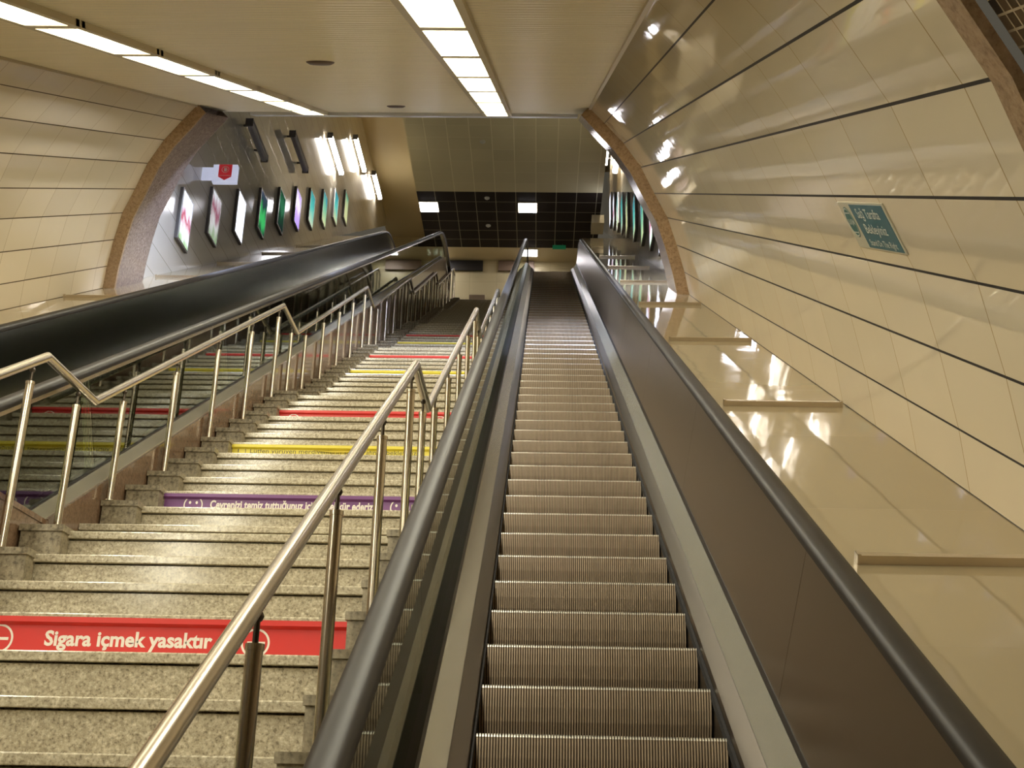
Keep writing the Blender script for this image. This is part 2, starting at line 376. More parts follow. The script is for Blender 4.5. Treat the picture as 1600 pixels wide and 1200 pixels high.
def sweep_path(mb, prof, i0=0, i1=None, closed=True):
    i1 = len(PATH) if i1 is None else i1
    mb.sweep(None, [[at_path(i, x, h) for x, h in prof] for i in range(i0, i1)], closed=closed, caps=closed)

# one escalator step, built once: cleated riser + slotted tread
def step_mb(x0, y, z):
    r = MB(); e = MB(); npitch = 88; wd = 1.015; p = wd/npitch
    path = [(.055, -.232), (.034, -.20), (.014, -.15), (.003, -.09), (0., -.04), (0., -.012), (.004, 0.)]
    g = MB(); t = MB()
    GD = .011
    for k in range(npitch):
        xa = x0-wd/2+k*p; xb, xc_ = xa+.56*p, xa+p
        for (d0, e0), (d1, e1) in zip(path[:-1], path[1:]):
            r.quad((xa, y+d0, z+e0), (xb, y+d0, z+e0), (xb, y+d1, z+e1), (xa, y+d1, z+e1))
            g.quad((xb, y+d0+GD, z+e0), (xc_, y+d0+GD, z+e0), (xc_, y+d1+GD, z+e1-(.004 if e1 == 0 else 0)), (xb, y+d1+GD, z+e1-(.004 if e1 == 0 else 0)))
            for xs in (xa, xb): r.quad((xs, y+d0, z+e0), (xs, y+d0+GD, z+e0), (xs, y+d1+GD, z+e1), (xs, y+d1, z+e1))
        t.quad((xa, y, z), (xb, y, z), (xb, y+.40, z), (xa, y+.40, z))
    t.box(x0-wd/2, x0+wd/2, y+.014, y+.42, z-.02, z-.010)
    # bright tips of the cleats along the edge
    for k in range(npitch):
        xa = x0-wd/2+k*p
        e.quad((xa+.0*p, y-.0025, z-.011), (xa+.56*p, y-.0025, z-.011), (xa+.56*p, y+.004, z+.0012), (xa+.0*p, y+.004, z+.0012))
    return r, g, t, e

def escalator(xc, sgn_glass, label, hr, loc, rail_dx, od=.835):
    """sgn_glass: side (+1/-1) that has the glass balustrade; the other side has steel panels"""
    root = empty('escalator', loc, label, 'escalator')
    # steps
    y0 = 4.816-.4*8; first = None; k = 0
    while True:
        y = y0+.4*k
        if y > 29.9: break
        z = zb(y+YO)
        if first is None:
            r, g, t_, e = step_mb(xc, y, z); first = r.build('step', M['cleat'], root, loc=(xc, y, z)); base = (y, z)
            subs = [g.build('groove', M['groove'], first), t_.build('tread', M['tread'], first), e.build('cleat_edge', M['cleat_edge'], first)]
        else:
            c = first.copy(); COL.objects.link(c); c.location = first.location+Vector((0, y-base[0], z-base[1]))
            for t in subs: d = t.copy(); COL.objects.link(d); d.parent = c
        k += 1
    mb = MB(); mb.box(xc-.52, xc+.52, 29.85, 31.15, ZF-.04, ZF+.002); mb.build('comb_plate', M['deck'], root)
    mb = MB(); mb.box(xc-.52, xc+.52, -.9, 1.55, ZL+.0, ZL+.012); mb.build('comb_plate', M['deck'], root)
    mb = MB(); sweep_path(mb, [(xc-.52, -.5), (xc+.52, -.5), (xc+.52, -.42), (xc-.52, -.42)]); mb.build('truss_pan', M['bead'], root)
    for s in (-1, 1):
        X = lambda d: xc+s*d
        mb = MB(); sweep_path(mb, [(X(.512), -.45), (X(.512), .055), (X(.535), .075), (X(.575), .10), (X(.575), -.45)]); mb.build('skirt', M['skirt'], root, smooth=30)
        mb = MB(); sweep_path(mb, [(X(.500), -.035), (X(.500), .005), (X(.5115), .010), (X(.5115), -.04)]); mb.build('brush_strip', M['brush'], root)
        mb = MB(); sweep_path(mb, [(X(.576), .06), (X(.576), .102), (X(.655), .202), (X(.655), .06)]); mb.build('inner_deck', M['deck'], root, smooth=30)
        glass = (s == sgn_glass)
        gx = .70 if glass else .665; gt = gx if glass else .745
        H = hr-.055
        mb = MB(); sweep_path(mb, [(X(.656), .06), (X(.656), .204), (X(.664), .225), (X(gx+.018), .225), (X(gx+.018), .06)]); mb.build('glazing_bead', M['bead'], root)
        if glass:
            mb = MB(); sweep_path(mb, [(X(gx+.019), .05), (X(gx+.019), .212), (X(od), .175), (X(od), .05)]); mb.build('outer_deck', M['deck'], root, smooth=30)
            mb = MB(); sweep_path(mb, [(X(.74), .048), (X(od-.03), .048), (X(od-.03), -.8), (X(.74), -.8)]); mb.build('side_cladding', M['granite_brown'], root)
        # panels split by seams
        n = len(PATH); cuts = [0, 9] + list(range(13, n-18, 3)) + [n-12, n-1]
        for a, b in zip(cuts[:-1], cuts[1:]):
            mb = MB(); th = .010
            rings = []
            for i in range(a, b+1):
                q = [at_path(i, X(gx), .20), at_path(i, X(gt), H), at_path(i, X(gt+th), H), at_path(i, X(gx+th), .20)]
                if i == a and a > 0:
                    t = Vector((0, PATH[i+1][0]-PATH[i][0], PATH[i+1][1]-PATH[i][1])).normalized()*.004; q = [tuple(Vector(v)+t) for v in q]
                rings.append(q)
            mb.sweep(None, rings)
            mb.build('glass_panel' if glass else 'steel_panel', M['glass'] if glass else (M['panel'] if xc > -2 else M['panel_l']), root)
        # newels: half discs of the panel at both ends
        for i, sg in ((0, -1), (n-1, 1)):
            rad = (H-.20)/2; cz = PATH[i][1]+.20+rad; mb = MB(); pts = [(-sg*0, -rad)]
            arc = [(PATH[i][0]+sg*rad*math.sin(math.pi*k/14), cz-rad*math.cos(math.pi*k/14)) for k in range(15)]
            mb.sweep(None, [[(X(gt+d), yy, zz) for yy, zz in arc] for d in (0, th)])
            mb.build('newel_glass' if glass else 'newel_panel', M['glass'] if glass else M['panel_l'], root)
        # handrail
        rx = (gt+.035 if not glass else gt+rail_dx); h0 = H
        pr = [(-.050, .010), (-.052, .026), (-.044, .042), (-.024, .052), (.024, .052), (.044, .042), (.052, .026), (.050, .010), (.036, .002), (-.036, .002)]
        rings = []
        def newel(i, sg, rev):
            rad = (H-.20)/2; cz = PATH[i][1]+.20+rad; R_ = []
            for k in range(1, 13):
                a = math.pi*k/13; dy, dz = sg*math.sin(a), math.cos(a)
                R_.append([(X(rx)+x, PATH[i][0]+dy*(rad+h), cz+dz*(rad+h)) for x, h in pr])
            return R_[::-1] if rev else R_
        rings += newel(0, -1, True)
        rings += [[at_path(i, X(rx)+x, H+h) for x, h in pr] for i in range(n)]
        rings += newel(n-1, 1, False)
        mb = MB(); mb.sweep(None, rings); mb.build('handrail', M['rubber'], root, smooth=40)
        # metal track under the handrail
        mb = MB(); sweep_path(mb, [(X(rx-.030), H-.022), (X(rx+.030), H-.022), (X(rx+.030), H+.004), (X(rx-.030), H+.004)]); mb.build('handrail_track', M['steel'], root, smooth=30)
    return root
esc_r = escalator(0., -1, 'right-hand escalator with dull ribbed steps rising from the bottom centre of the photo', .885, (0, 1.4, ZL), .028)
set_path(.36)
esc_l = escalator(-3.76, 1, 'left-hand escalator beyond the granite staircase, dark outer side panels and glass balustrade', .885, (-3.76, 1.4, ZL), .028, .80)
set_path(0.)

# ================================================================== STAIRCASE
Y0, Z0, TR, LD, RS = 5.901, 3.828, .366, .667, .2
PER = 12*TR+LD
XL0, XL1 = -2.935, -2.72       # left kerb
XR0, XR1 = -1.03, -.85
def nose(fl, k):
    if fl == 1: return Y0-TR*(15-k), Z0-RS*(15-k)
    if k == 0: return Y0+(fl-2)*PER, Z0+13*RS*(fl-2)
    return Y0+(fl-2)*PER+LD+TR*(k-1), Z0+13*RS*(fl-2)+RS*k
stair = empty('staircase', ((XL0+XR1)/2, .8, ZL), 'speckled granite staircase climbing between the two escalators', 'staircase')
SX0, SX1 = -2.945, -.845
def step(fl, k, n_k):
    y, z = nose(fl, k); dep = TR if k < n_k else LD
    mb = MB()
    # nosing slab with small chamfer
    pr = [(y+.004, z), (y, z-.005), (y, z-.036), (y+.003, z-.039), (y+dep+.03, z-.039), (y+dep+.03, z)]
    mb.sweep(None, [[(x, a, b) for a, b in pr] for x in (SX0, SX1)])
    mb.box(SX0, SX1, y+.022, y+.07, z-RS, z-.047); mb.box(SX0, SX1, y+.05, y+.07, z-.047, z-.039)
    o = mb.build('step', M['granite'], stair, loc=((SX0+SX1)/2, y, z))
    if k > 1:
        for x0, x1 in ((XL0, XL1), (XR0, XR1)):
            b = MB(); b.box(x0, x1, y-.085, y+.02, z-RS, z-.022)
            b.box(x0-.008, x1+.008, y-.095, y+.10, z-.022, z+.012)
            b.build('kerb_block', M['granite_dirty'], o)
for k in range(1, 16): step(1, k, 15)
for fl in range(2, 7):
    for k in range(1, 14): step(fl, k, 13)
# side masonry under the stair and granite parapet
mb = MB()
yy = [(-.2, ZL-.6)] + [(nose(1, 1)[0], ZL-.6)]
mb.sweep(None, [[(x, a, b) for a, b in ((nose(1, 1)[0]+.1, ZL-.5), (31.3, ZF-.6), (31.3, ZF-1.0), (nose(1, 1)[0]+.1, ZL-.9))] for x in (SX0, SX1)])
mb.build('stair_slab', M['granite_dirty'], stair)
mb = MB(); mb.box(-3.03, -2.955, 4.4, 6.22, 2.3, 3.91); mb.box(-3.04, -2.95, 4.4, 6.235, 3.91, 3.94)
tag(mb.build('parapet_block', M['granite_brown']), 'brown polished granite block with level top beside the left escalator at the first landing', 'granite block')
# side cladding of the left escalator above the stairs
mb = MB(); mb.sweep(None, [[W(x, s, n) for s, n in ((7.3, -1.1), (33.4, -2.4), (33.4, .345), (7.3, .345))] for x in (-2.962, -2.948)])
mb.build('wall_stair_left', M['granite_brown'], kind='structure')

# stair railings
def zig(X, dy):
    """centre line of the handrail in the YZ plane"""
    pts = []; h = .906
    yl, zl = nose(1, 1); slope = 13*RS/(12*TR+LD-.71)
    a, b = -.185+dy, .525+dy
    pts.append((Y0+a-(Z0+h-(ZL+h+.1))/slope, ZL+h+.1))
    for i in range(5):
        yb, z = Y0+i*PER, Z0+i*13*RS+h
        pts += [(yb+a, z), (yb+b, z)]
    yb, z = Y0+5*PER, Z0+65*RS+h
    pts += [(yb+a, z), (yb+b-.3, z)]
    return pts
def rail_z(pts, y):
    for (a, za), (b, zb_) in zip(pts[:-1], pts[1:]):
        if a-1e-6 <= y <= b+1e-6: return za+(zb_-za)*(y-a)/(b-a)
    return None
def tread_z(y):
    z = ZL
    for fl in range(1, 7):
        n = 15 if fl == 1 else 13
        for k in range(1, n+1):
            yn, zn = nose(fl, k)
            if y >= yn-(.095 if k > 1 else 0): z = zn+(.012 if k > 1 and y < yn+.10 else 0)
    return z
def railing(X, dy, label):
    pts = zig(X, dy); y, z = pts[0]
    root = empty('stair_railing', (X, y, tread_z(y)), label, 'railing', None)
    r = .025; seg = 20; rings = []
    P = [Vector((X, a, b)) for a, b in pts]
    for i, p in enumerate(P):
        d0 = (P[i]-P[i-1]).normalized() if i else None; d1 = (P[i+1]-P[i]).normalized() if i < len(P)-1 else None
        d = d0 or d1; side = Vector((1, 0, 0)); up = side.cross(d).normalized()
        if d0 is not None and d1 is not None:
            bis = (d0+d1).normalized(); ring = []
            for k in range(seg):
                o = side*math.cos(2*math.pi*k/seg)*r+side.cross(d0).normalized()*math.sin(2*math.pi*k/seg)*r
                t = -o.dot(bis)/d0.dot(bis); ring.append(p+o+d0*t)
            rings.append(ring)
        else: rings.append([p+side*math.cos(2*math.pi*k/seg)*r+up*math.sin(2*math.pi*k/seg)*r for k in range(seg)])
    mb = MB(); mb.sweep(None, rings); mb.build('handrail', M['steel'], root, smooth=35)
    offs = [.28, .97, 1.90, 2.85, 3.80, 4.73]
    ys = [Y0+dy+o+PER*i for i in range(-1, 6) for o in offs]
    for yp in ys:
        zr = rail_z(pts, yp)
        if zr is None or yp < .95: continue
        zt = tread_z(yp)
        post = MB(); top = zr-.115
        post.tube((X, yp, zt), (X, yp, top), .021, seg=20)
        post.tube((X, yp, top-.012), (X, yp, top+.004), .0235, seg=20)
        po = post.build('post', M['steel'], root, smooth=35, loc=(X, yp, zt))
        pin = MB(); pin.tube((X, yp, top), (X, yp, zr-.045), .0075, seg=12)
        pin.lathe((X, yp, zr-.045), [(0, -.016), (.011, -.012), (.016, 0), (.011, .012), (.0, .018)], 14)
        pin.build('pin', M['steel_dark'], po, smooth=35)
        fl = MB(); fl.lathe((X, yp, zt), [(.040, 0), (.040, .006), (.024, .014), (.0215, .014)], 20); fl.build('base_flange', M['steel'], po, smooth=35)
    # end post at the top
    y, z = pts[-1]
    e = MB(); e.tube((X, y, ZF), (X, y, z), .021, seg=16); e.build('end_post', M['steel'], root, smooth=35)
    return root
railing(-2.908, 0., 'stainless steel tube railing on the left side of the granite stairs')
railing(-.93, .05, 'stainless steel tube railing on the right side of the granite stairs')

# printed banners on the risers
def banner(fl, k, colour, text, icon, tspan, icons, size, label, x0=-2.715, x1=-1.032, peel=False, cdz=.103):
    y, z = nose(fl, k); ztop, zbot = z-.050, z-RS+.001; yf = y+.022
    cz = z-cdz
    fn = lambda d: (lambda u, v: (u, yf-d, v))
    root = empty('riser_banner', (x0, yf, zbot), label, 'banner', None)
    b = MB(); b.box(x0, x1, yf-.0015, yf-.0002, zbot, ztop)
    q = [(y-.0014, z-.016), (y-.0014, z-.038), (yf-.0015, ztop), (yf-.0003, ztop), (y-.0002, z-.038), (y-.0002, z-.016)]
    b.sweep(None, [[(x, a_, b_) for a_, b_ in q] for x in (x0, x1)]); b.build('backing', M[colour], root)
    ink = M['ink'] if colour == 'yellow' else M['white_print']
    cx = (tspan[0]+tspan[1])/2
    if text:
        t = MB(); add_text(t, text, size*1.03, lambda u, v: (cx+u, yf-.0025, cz+v-.002), width=tspan[1]-tspan[0], bold=(.032 if colour != 'yellow' else .0)); t.build('lettering', ink, root)
    for ix in icons:
        m = MB(); f = lambda u, v: (ix+u, yf-.0025, cz+v-.004)
        if icon == 'minus':
            add_ring(m, 0, 0, .051, .060, f); add_rect(m, -.034, .040, -.006, .006, f)
        elif icon == 'smile':
            add_ring(m, 0, 0, .055, .063, f); add_disc(m, -.022, .016, .008, .010, f); add_disc(m, .022, .016, .008, .010, f)
            for q in range(10):
                a, c = math.radians(205+13*q), math.radians(205+13*(q+1))
                m.quad(*[f(rr*math.cos(t), rr*math.sin(t)) for rr, t in ((.030, a), (.036, a), (.036, c), (.030, c))])
        else:
            add_ring(m, 0, 0, .056, .061, f); add_rect(m, -.004, .004, -.010, .028, f); add_disc(m, 0, -.026, .005, .005, f)
        m.build('icon', ink, root)
    if peel:
        pm = MB()
        for q in range(8):
            a, c = -2.06+q*.0475, -2.06+(q+1)*.0475
            zz = lambda x: ztop-.006-.016*math.sin((x+2.06)/.38*math.pi)
            yy_ = lambda x: yf-.004-.012*math.sin((x+2.06)/.38*math.pi)
            pm.quad((a, yf-.003, ztop-.001), (c, yf-.003, ztop-.001), (c, yy_(c), zz(c)), (a, yy_(a), zz(a)))
        pm.build('peeling_edge', mat('peeled_yellow', (.55, .43, .05), .5), root)
    return root
ST = 'Sigara içmek yasaktır'
banner(1, 12, 'red', ST, 'minus', (-2.30, -1.60), (-2.492, -1.421), .082, 'nearest red riser banner with white no smoking lettering, in full view at lower left')
banner(2, 3, 'purple', 'Çevrenizi temiz tuttuğunuz için teşekkür ederiz', 'smile', (-2.41, -1.34), (-2.522, -1.167), .074, 'purple riser banner with smiling face icons and white lettering', cdz=.084)
banner(2, 7, 'yellow', 'Lütfen yürüyen merdivenlerin sağ tarafında bekleyiniz', 'warn', (-2.57, -1.24), (-2.665, -1.134), .052, 'nearest yellow riser banner with dark lettering and a peeled top edge', peel=True, cdz=.064)
banner(2, 11, 'red', ST, 'minus', (-2.2, -1.5), (-2.58, -1.2), .075, 'red riser banner just below the second landing edge')
banner(3, 7, 'yellow', 'Lütfen yürüyen merdivenlerin sağ tarafında bekleyiniz', 'warn', (-2.5, -1.2), (-2.62, -1.1), .07, 'bright yellow riser banner beyond the second landing in bluish light')
banner(3, 11, 'red', ST, 'minus', (-2.2, -1.5), (-2.5, -1.2), .075, 'pinkish red riser banner above the farther yellow one, in bluish light')
banner(4, 5, 'yellow', None, 'warn', (-2.5, -1.2), (-2.6,), .07, 'dim yellow riser banner just above the third landing in shade')
banner(4, 8, 'red', None, 'minus', (-2.5, -1.2), (-2.6,), .07, 'farthest red riser banner, dark in the shaded upper flight')

# ================================================================== TUNNEL CEILING LIGHTS
frames = {}
def ceil_light(xa, xb, s0, s1, bright, label, grp):
    c = W((xa+xb)/2, (s0+s1)/2, 3.2)
    root = empty('ceiling_light', c, label, 'ceiling light', grp)
    f = MB();  fw = .05
    for b in ((xa-fw, xa, s0-.0, s1), (xb, xb+fw, s0, s1), (xa-fw, xb+fw, s0-.02, s0+.055), (xa-fw, xb+fw, s1-.055, s1+.02)):
        f.box(b[0], b[1], b[2], b[3], 3.155, 3.205, W)
    f.build('frame', M['alu'], root)
    l = MB(); l.quad(W(xa, s0+.02, 3.188), W(xb, s0+.02, 3.188), W(xb, s1-.02, 3.188), W(xa, s1-.02, 3.188))
    l.build('lens', M['lens_bright'] if bright else M['lens'], root)
    rb = MB()
    for q in range(1, 18):
        s = s0+(s1-s0)*q/18; rb.box(xa, xb, s-.004, s+.004, 3.176, 3.186, W)
    rb.build('louvre', mat('pale_louvre', (.85, .80, .62), .4) if 'lv' not in frames else frames['lv'], root)
    frames.setdefault('lv', rb and bpy.data.materials['pale_louvre'])
SJ = [2.7, 4.24, 5.79, 7.33, 8.86, 10.42, 12.02, 13.57, 15.08, 16.62, 17.55]
NEAR = ['outside the picture, over the foot of the stairs']*2
RL = ['cut by the top edge of the photo', 'louvred, nearest the top edge', 'brightest white, second from the top edge', 'third from the top edge', 'fourth from the top edge', 'fifth from the top edge', 'bright white, second to last before the arch', 'last one at the arch']
LL = ['cut by the left edge of the photo', 'nearest the upper left corner', 'second from the upper left corner', 'third from the upper left corner', 'fourth from the upper left corner', 'fifth from the upper left corner', 'second to last before the arch', 'last one at the arch']
for xa, xb, side, LS in ((-1.05, -.76, 'right', NEAR+RL), (-3.57, -3.29, 'left', NEAR+LL)):
    for i, (a, b) in enumerate(zip(SJ[:-1], SJ[1:])):
        ceil_light(xa, xb, a+.02, b-.02, side == 'right' and i in (4, 8), 'ceiling light of the %s-hand row, %s' % (side, LS[i]), 'recessed lights in the %s-hand ceiling row' % side)
for s, l in ((11.24, 'dark round ceiling disc in the middle of the tunnel ceiling, the nearer one'), (16.3, 'small dark round ceiling disc near the far edge of the tunnel ceiling')):
    mb = MB(); mb.lathe(W(-2.15, s, 3.2), [(0, -.022), (.09, -.020), (.115, -.008), (.12, 0)], 28, axis=W(0, 0, 1)); tag(mb.build('ceiling_speaker', M['speaker'], smooth=40, loc=W(-2.15, s, 3.2)), l, 'ceiling speaker', 'round discs in the tunnel ceiling')

# ================================================================== ANTI-SLIDE BARS ON THE LEDGES
def bar(x0, x1, s, label):
    mb = MB(); n = NL; mb.box(x0+.012, x1-.012, s-.02, s+.02, n, n+.034, W); mb.box(x0, x0+.012, s-.024, s+.024, n, n+.040, W); mb.box(x1-.012, x1, s-.024, s+.024, n, n+.040, W)
    tag(mb.build('anti_slide_bar', M['steel'], loc=W((x0+x1)/2, s, n)), label, 'metal bar', 'metal bars across the side ledges')
for s, l in ((5.27, 'nearest metal bar across the right ledge, lower right of the photo'), (8.38, 'second metal bar up the right ledge'), (11.57, 'third metal bar up the right ledge'), (14.95, 'metal bar on the right ledge just before the arch'), (18.36, 'first metal bar on the right ledge beyond the arch, in bluish light'), (21.7, 'second metal bar on the right ledge beyond the arch'), (25.0, 'highest metal bar on the right ledge')):
    bar(.885, 1.62, s, l)
for s, l in ((15.05, 'metal bar on the left ledge just before the arch'), (18.4, 'metal bar on the left ledge just beyond the arch'), (21.7, 'dark metal bar on the left ledge, second beyond the arch'), (25.0, 'dark metal bar on the left ledge, third beyond the arch'), (28.3, 'farthest metal bar on the left ledge')):
    bar(-6.04, -5.0, s, l)

# ================================================================== WALL SIGN (right tunnel wall)
(h0, n0), (h1, n1) = PROF[3], PROF[4]
A0 = Vector((XC+h0, n0)); A1 = Vector((XC+h1, n1)); dd = (A1-A0); LEN = dd.length; dd.normalize(); nn = Vector((-dd.y, dd.x))
def sg(u, v, d=0.):  # u: metres from the right end of the sign towards the left of the photo is -u; v up the wall
    p = A0+dd*v+nn*d; return W(p.x, 6.81-u, p.y)
VB = (1.895-1.82)/(2.13-1.82)*LEN; VT = (2.095-1.82)/(2.13-1.82)*LEN
sr = empty('wall_sign', sg(.27, VB), 'teal and white sign with an oval logo on the right tunnel wall', 'sign')
def sbox(mb, u0, u1, v0, v1, d0, d1):
    mb.box(u0, u1, v0, v1, d0, d1, lambda a, b, c: sg(a, b, c))
mb = MB(); sbox(mb, -.20, .56, VB-.008, VT+.010, .001, .006); mb.build('backing', M['sign_white'], sr)
mb = MB(); sbox(mb, 0., .535, VB, VT, .006, .0075); mb.build('panel', M['teal'], sr)
VM = (VB+VT)/2; SH = VT-VB
mb = MB(); add_text(mb, 'Sağ Tarafta', .070, lambda u, v: sg(.255+u, VT-.048+v, .009), width=.36, bold=.012); mb.build('lettering', M['wprint_blue'], sr); mb = MB(); add_text(mb, 'Bekleyiniz', .070, lambda u, v: sg(.265+u, VM-.012+v, .009), width=.34, bold=.012); mb.build('lettering', M['wprint_blue'], sr)
mb = MB(); add_text(mb, 'Stand On The Right', .046, lambda u, v: sg(.27+u, VB+.030+v, .009), width=.42, bold=.008); mb.build('small_lettering', M['wprint_blue'], sr)
mb = MB(); add_disc(mb, -.10, VM+.018, .068, SH*.36, lambda u, v: sg(u, v, .0075)); mb.build('logo', M['logo'], sr)
mb = MB(); add_ring(mb, 0, 0, .86, .94, lambda u, v: sg(-.10+u*.068, VM+.018+v*SH*.36, .009)); add_text(mb, 'ULAŞIM', .04, lambda u, v: sg(-.10+u, VM+.018+v, .009), width=.10)
for q in (-.055, .05): add_rect(mb, -.04, .04, q-.003, q+.003, lambda u, v: sg(-.10+u, VM+.018+v, .009))
mb.build('logo_lettering', M['wprint_blue'], sr)

# ================================================================== POSTERS (backlit, in the upper hall)
def poster_mat(i, cols, s):
    m = bpy.data.materials.new('poster_print_%d' % i); m.use_nodes = True; m.node_tree.nodes.clear()
    o = nd(m, 'ShaderNodeOutputMaterial'); e = nd(m, 'ShaderNodeEmission'); e.inputs[1].default_value = s*.26
    uv = nd(m, 'ShaderNodeUVMap'); sp = nd(m, 'ShaderNodeSeparateXYZ'); lk(m, uv.outputs[0], sp.inputs[0])
    mp = nd(m, 'ShaderNodeMapping'); mp.inputs['Location'].default_value = (i*3.7, i*1.3, 0); mp.inputs['Scale'].default_value = (2.2, 1.6, 1); lk(m, uv.outputs[0], mp.inputs[0])
    n = nd(m, 'ShaderNodeTexNoise'); n.inputs['Scale'].default_value = 1.6; n.inputs['Detail'].default_value = 3; lk(m, mp.outputs[0], n.inputs[0])
    f = math_n(m, 'ADD', sp.outputs[1], math_n(m, 'MULTIPLY', math_n(m, 'SUBTRACT', n.outputs[0], .5), .7))
    c = ramp(m, f, [(k/(len(cols)-1), q) for k, q in enumerate(cols)]); lk(m, c, e.inputs[0]); lk(m, e.outputs[0], o.inputs[0]); return m
Wt, G, DG_, V_, TL, Y_ = (.75, .80, 1), (.05, .45, .12), (.02, .08, .04), (.45, .30, .85), (.10, .50, .42), (.55, .60, .30)
PC = [([(.25, .4, .2), (.8, .85, .95), (.35, .06, .10), Wt, Wt], 1.6), ([(.2, .3, .15), (.5, .5, .5), (.25, .08, .12), (.6, .62, .66)], 1.0), ([Wt, Wt], 3.0), ([DG_, G, G, (.02, .05, .05), (.05, .06, .1)], .9), ([(.02, .03, .03), DG_, (.05, .25, .12), DG_], .6),
      ([(.35, .25, .8), V_, (.7, .65, .9), V_], 1.3), ([(.5, .6, .4), TL, (.05, .3, .3)], 1.0), ([Y_, (.2, .5, .3), (.05, .25, .3)], 1.0), ([Y_, TL, (.05, .25, .3)], 1.0), ([(.6, .6, .3), Y_, (.1, .3, .2)], .9)]
def poster(X, y, ztop, face, m, label, grp):
    root = empty('lit_poster', (X, y, ztop-.9), label, 'poster', grp); d = face*.05
    xs = sorted((X, X+d)); b = MB(); b.box(xs[0], xs[1], y, y+.57, ztop-.92, ztop+.0)
    b.build('case', M['housing'], root)
    fx = sorted((X+d, X+d+face*.012)); f = MB()
    for q in ((y, y+.57, ztop-.03, ztop), (y, y+.57, ztop-.92, ztop-.89), (y, y+.03, ztop-.89, ztop-.03), (y+.54, y+.57, ztop-.89, ztop-.03)): f.box(fx[0], fx[1], *q)
    f.build('frame', M['alu_frame'], root)
    p = MB(); xx = X+d+face*.003; p.quad((xx, y+.03, ztop-.89), (xx, y+.54, ztop-.89), (xx, y+.54, ztop-.03), (xx, y+.03, ztop-.03), [(0, 0), (1, 0), (1, 1), (0, 1)])
    p.build('print', m, root)
yl = [16.40, 17.86, 19.40, 20.95, 22.45, 23.95, 25.42, 26.93, 28.40, 29.90]; zl = [11.97, 12.83, 13.68, 14.61, 15.50, 16.39, 17.21, 18.05, 18.93, 19.75]
PL = ['white backlit poster with green foot, nearest the arch on the left wall', 'pale grey backlit poster, second from the arch on the left wall', 'plain glowing white poster, third from the arch on the left wall', 'dark poster with a bright green centre on the left wall', 'darkest green poster on the left wall, fifth from the arch', 'violet backlit poster on the left wall', 'teal poster right after the violet one on the left wall', 'green and yellow poster, third from the far end of the left wall', 'teal poster second from the far end of the left wall', 'yellowish green poster at the far end of the left wall']
pms = [poster_mat(i, c, s) for i, (c, s) in enumerate(PC)]
for i in range(10): poster(-6.165, yl[i], zl[i], 1, pms[i], PL[i], 'backlit posters on the left wall of the upper hall')
yr = [15.75, 17.15, 18.64, 20.29, 22.10, 24.10, 25.6, 27.1, 28.6, 30.1]
PR = ['white glowing poster closest to the arch edge on the right wall', 'white backlit poster, second from the arch on the right wall', 'pale backlit poster with a red shape on the right wall', 'third narrow green poster from the arch edge on the right wall', 'green backlit poster in the middle of the right wall', 'pale green poster on the right wall, fifth from the far end', 'fourth poster from the far end of the right wall', 'third poster from the far end of the right wall', 'second poster from the far end of the right wall', 'poster at the far end of the right wall, by the dark ceiling']
ri = [2, 2, 0, 7, 8, 9, 6, 7, 0, 2]
for i in range(10): poster(1.775, yr[i], yr[i]*T30+2.15/C30, -1, pms[ri[i]], PR[i], 'backlit posters on the right wall of the upper hall')

# ================================================================== WALL LAMPS
def lamp(X, y0, y1, z, m, face, label, lit=True, xw=None):
    root = empty('wall_lamp', (X, y0, z), label, 'wall lamp', None)
    b = MB(); b.box(X-.07, X+.07, y0, y1, z, z+.06)
    b.box(X-.075, X+.075, y0-.03, y0, z-.10, z+.065); b.box(X-.075, X+.075, y1, y1+.03, z-.10, z+.065)
    b.build('housing', M['housing'], root)
    d = MB(); pr = [(X-.065, z), (X-.065, z-.05), (X-.04, z-.088), (X+.04, z-.088), (X+.065, z-.05), (X+.065, z)]
    d.sweep(None, [[(a, y, c) for a, c in pr] for y in (y0, y1)]); d.build('diffuser', m, root)
    if xw is not None:
        xs = sorted((X, xw))
        for y in (y0+.2, y1-.2): br = MB(); br.box(xs[0], xs[1], y-.02, y+.02, z+.03, z+.06); br.build('bracket', M['housing'], root)
    return root
XW = -6.17
lamp(-6.00, 19.20, 20.50, 15.05, M['dim_lens'], 1, 'unlit grey tube lamp nearest the arch, high on the left wall', xw=XW)
lamp(-6.00, 22.60, 24.15, 16.98, M['dim_lens'], 1, 'second unlit grey tube lamp high on the left wall', xw=XW)
lamp(-6.00, 26.60, 28.50, 19.50, M['lens_wall'], 1, 'lit tube lamp on the left wall, first after the two unlit ones', xw=XW)
lamp(-6.00, 30.20, 32.10, 21.75, M['lens_wall'], 1, 'lit tube lamp on the left wall, middle of the three lit ones', xw=XW)
lamp(-6.00, 33.95, 35.60, 22.75, M['lens_wall'], 1, 'farthest lit tube lamp on the left wall, seen lower than the other lit ones', xw=XW)
lamp(1.62, 25.0, 26.7, 18.55, M['lens_wall'], -1, 'lit tube lamp on the right wall seen just inside the arch edge', xw=1.78)
lamp(1.62, 29.2, 31.0, 21.4, M['lens_wall'], -1, 'lit tube lamp on the right wall next to the beige ceiling', xw=1.78)
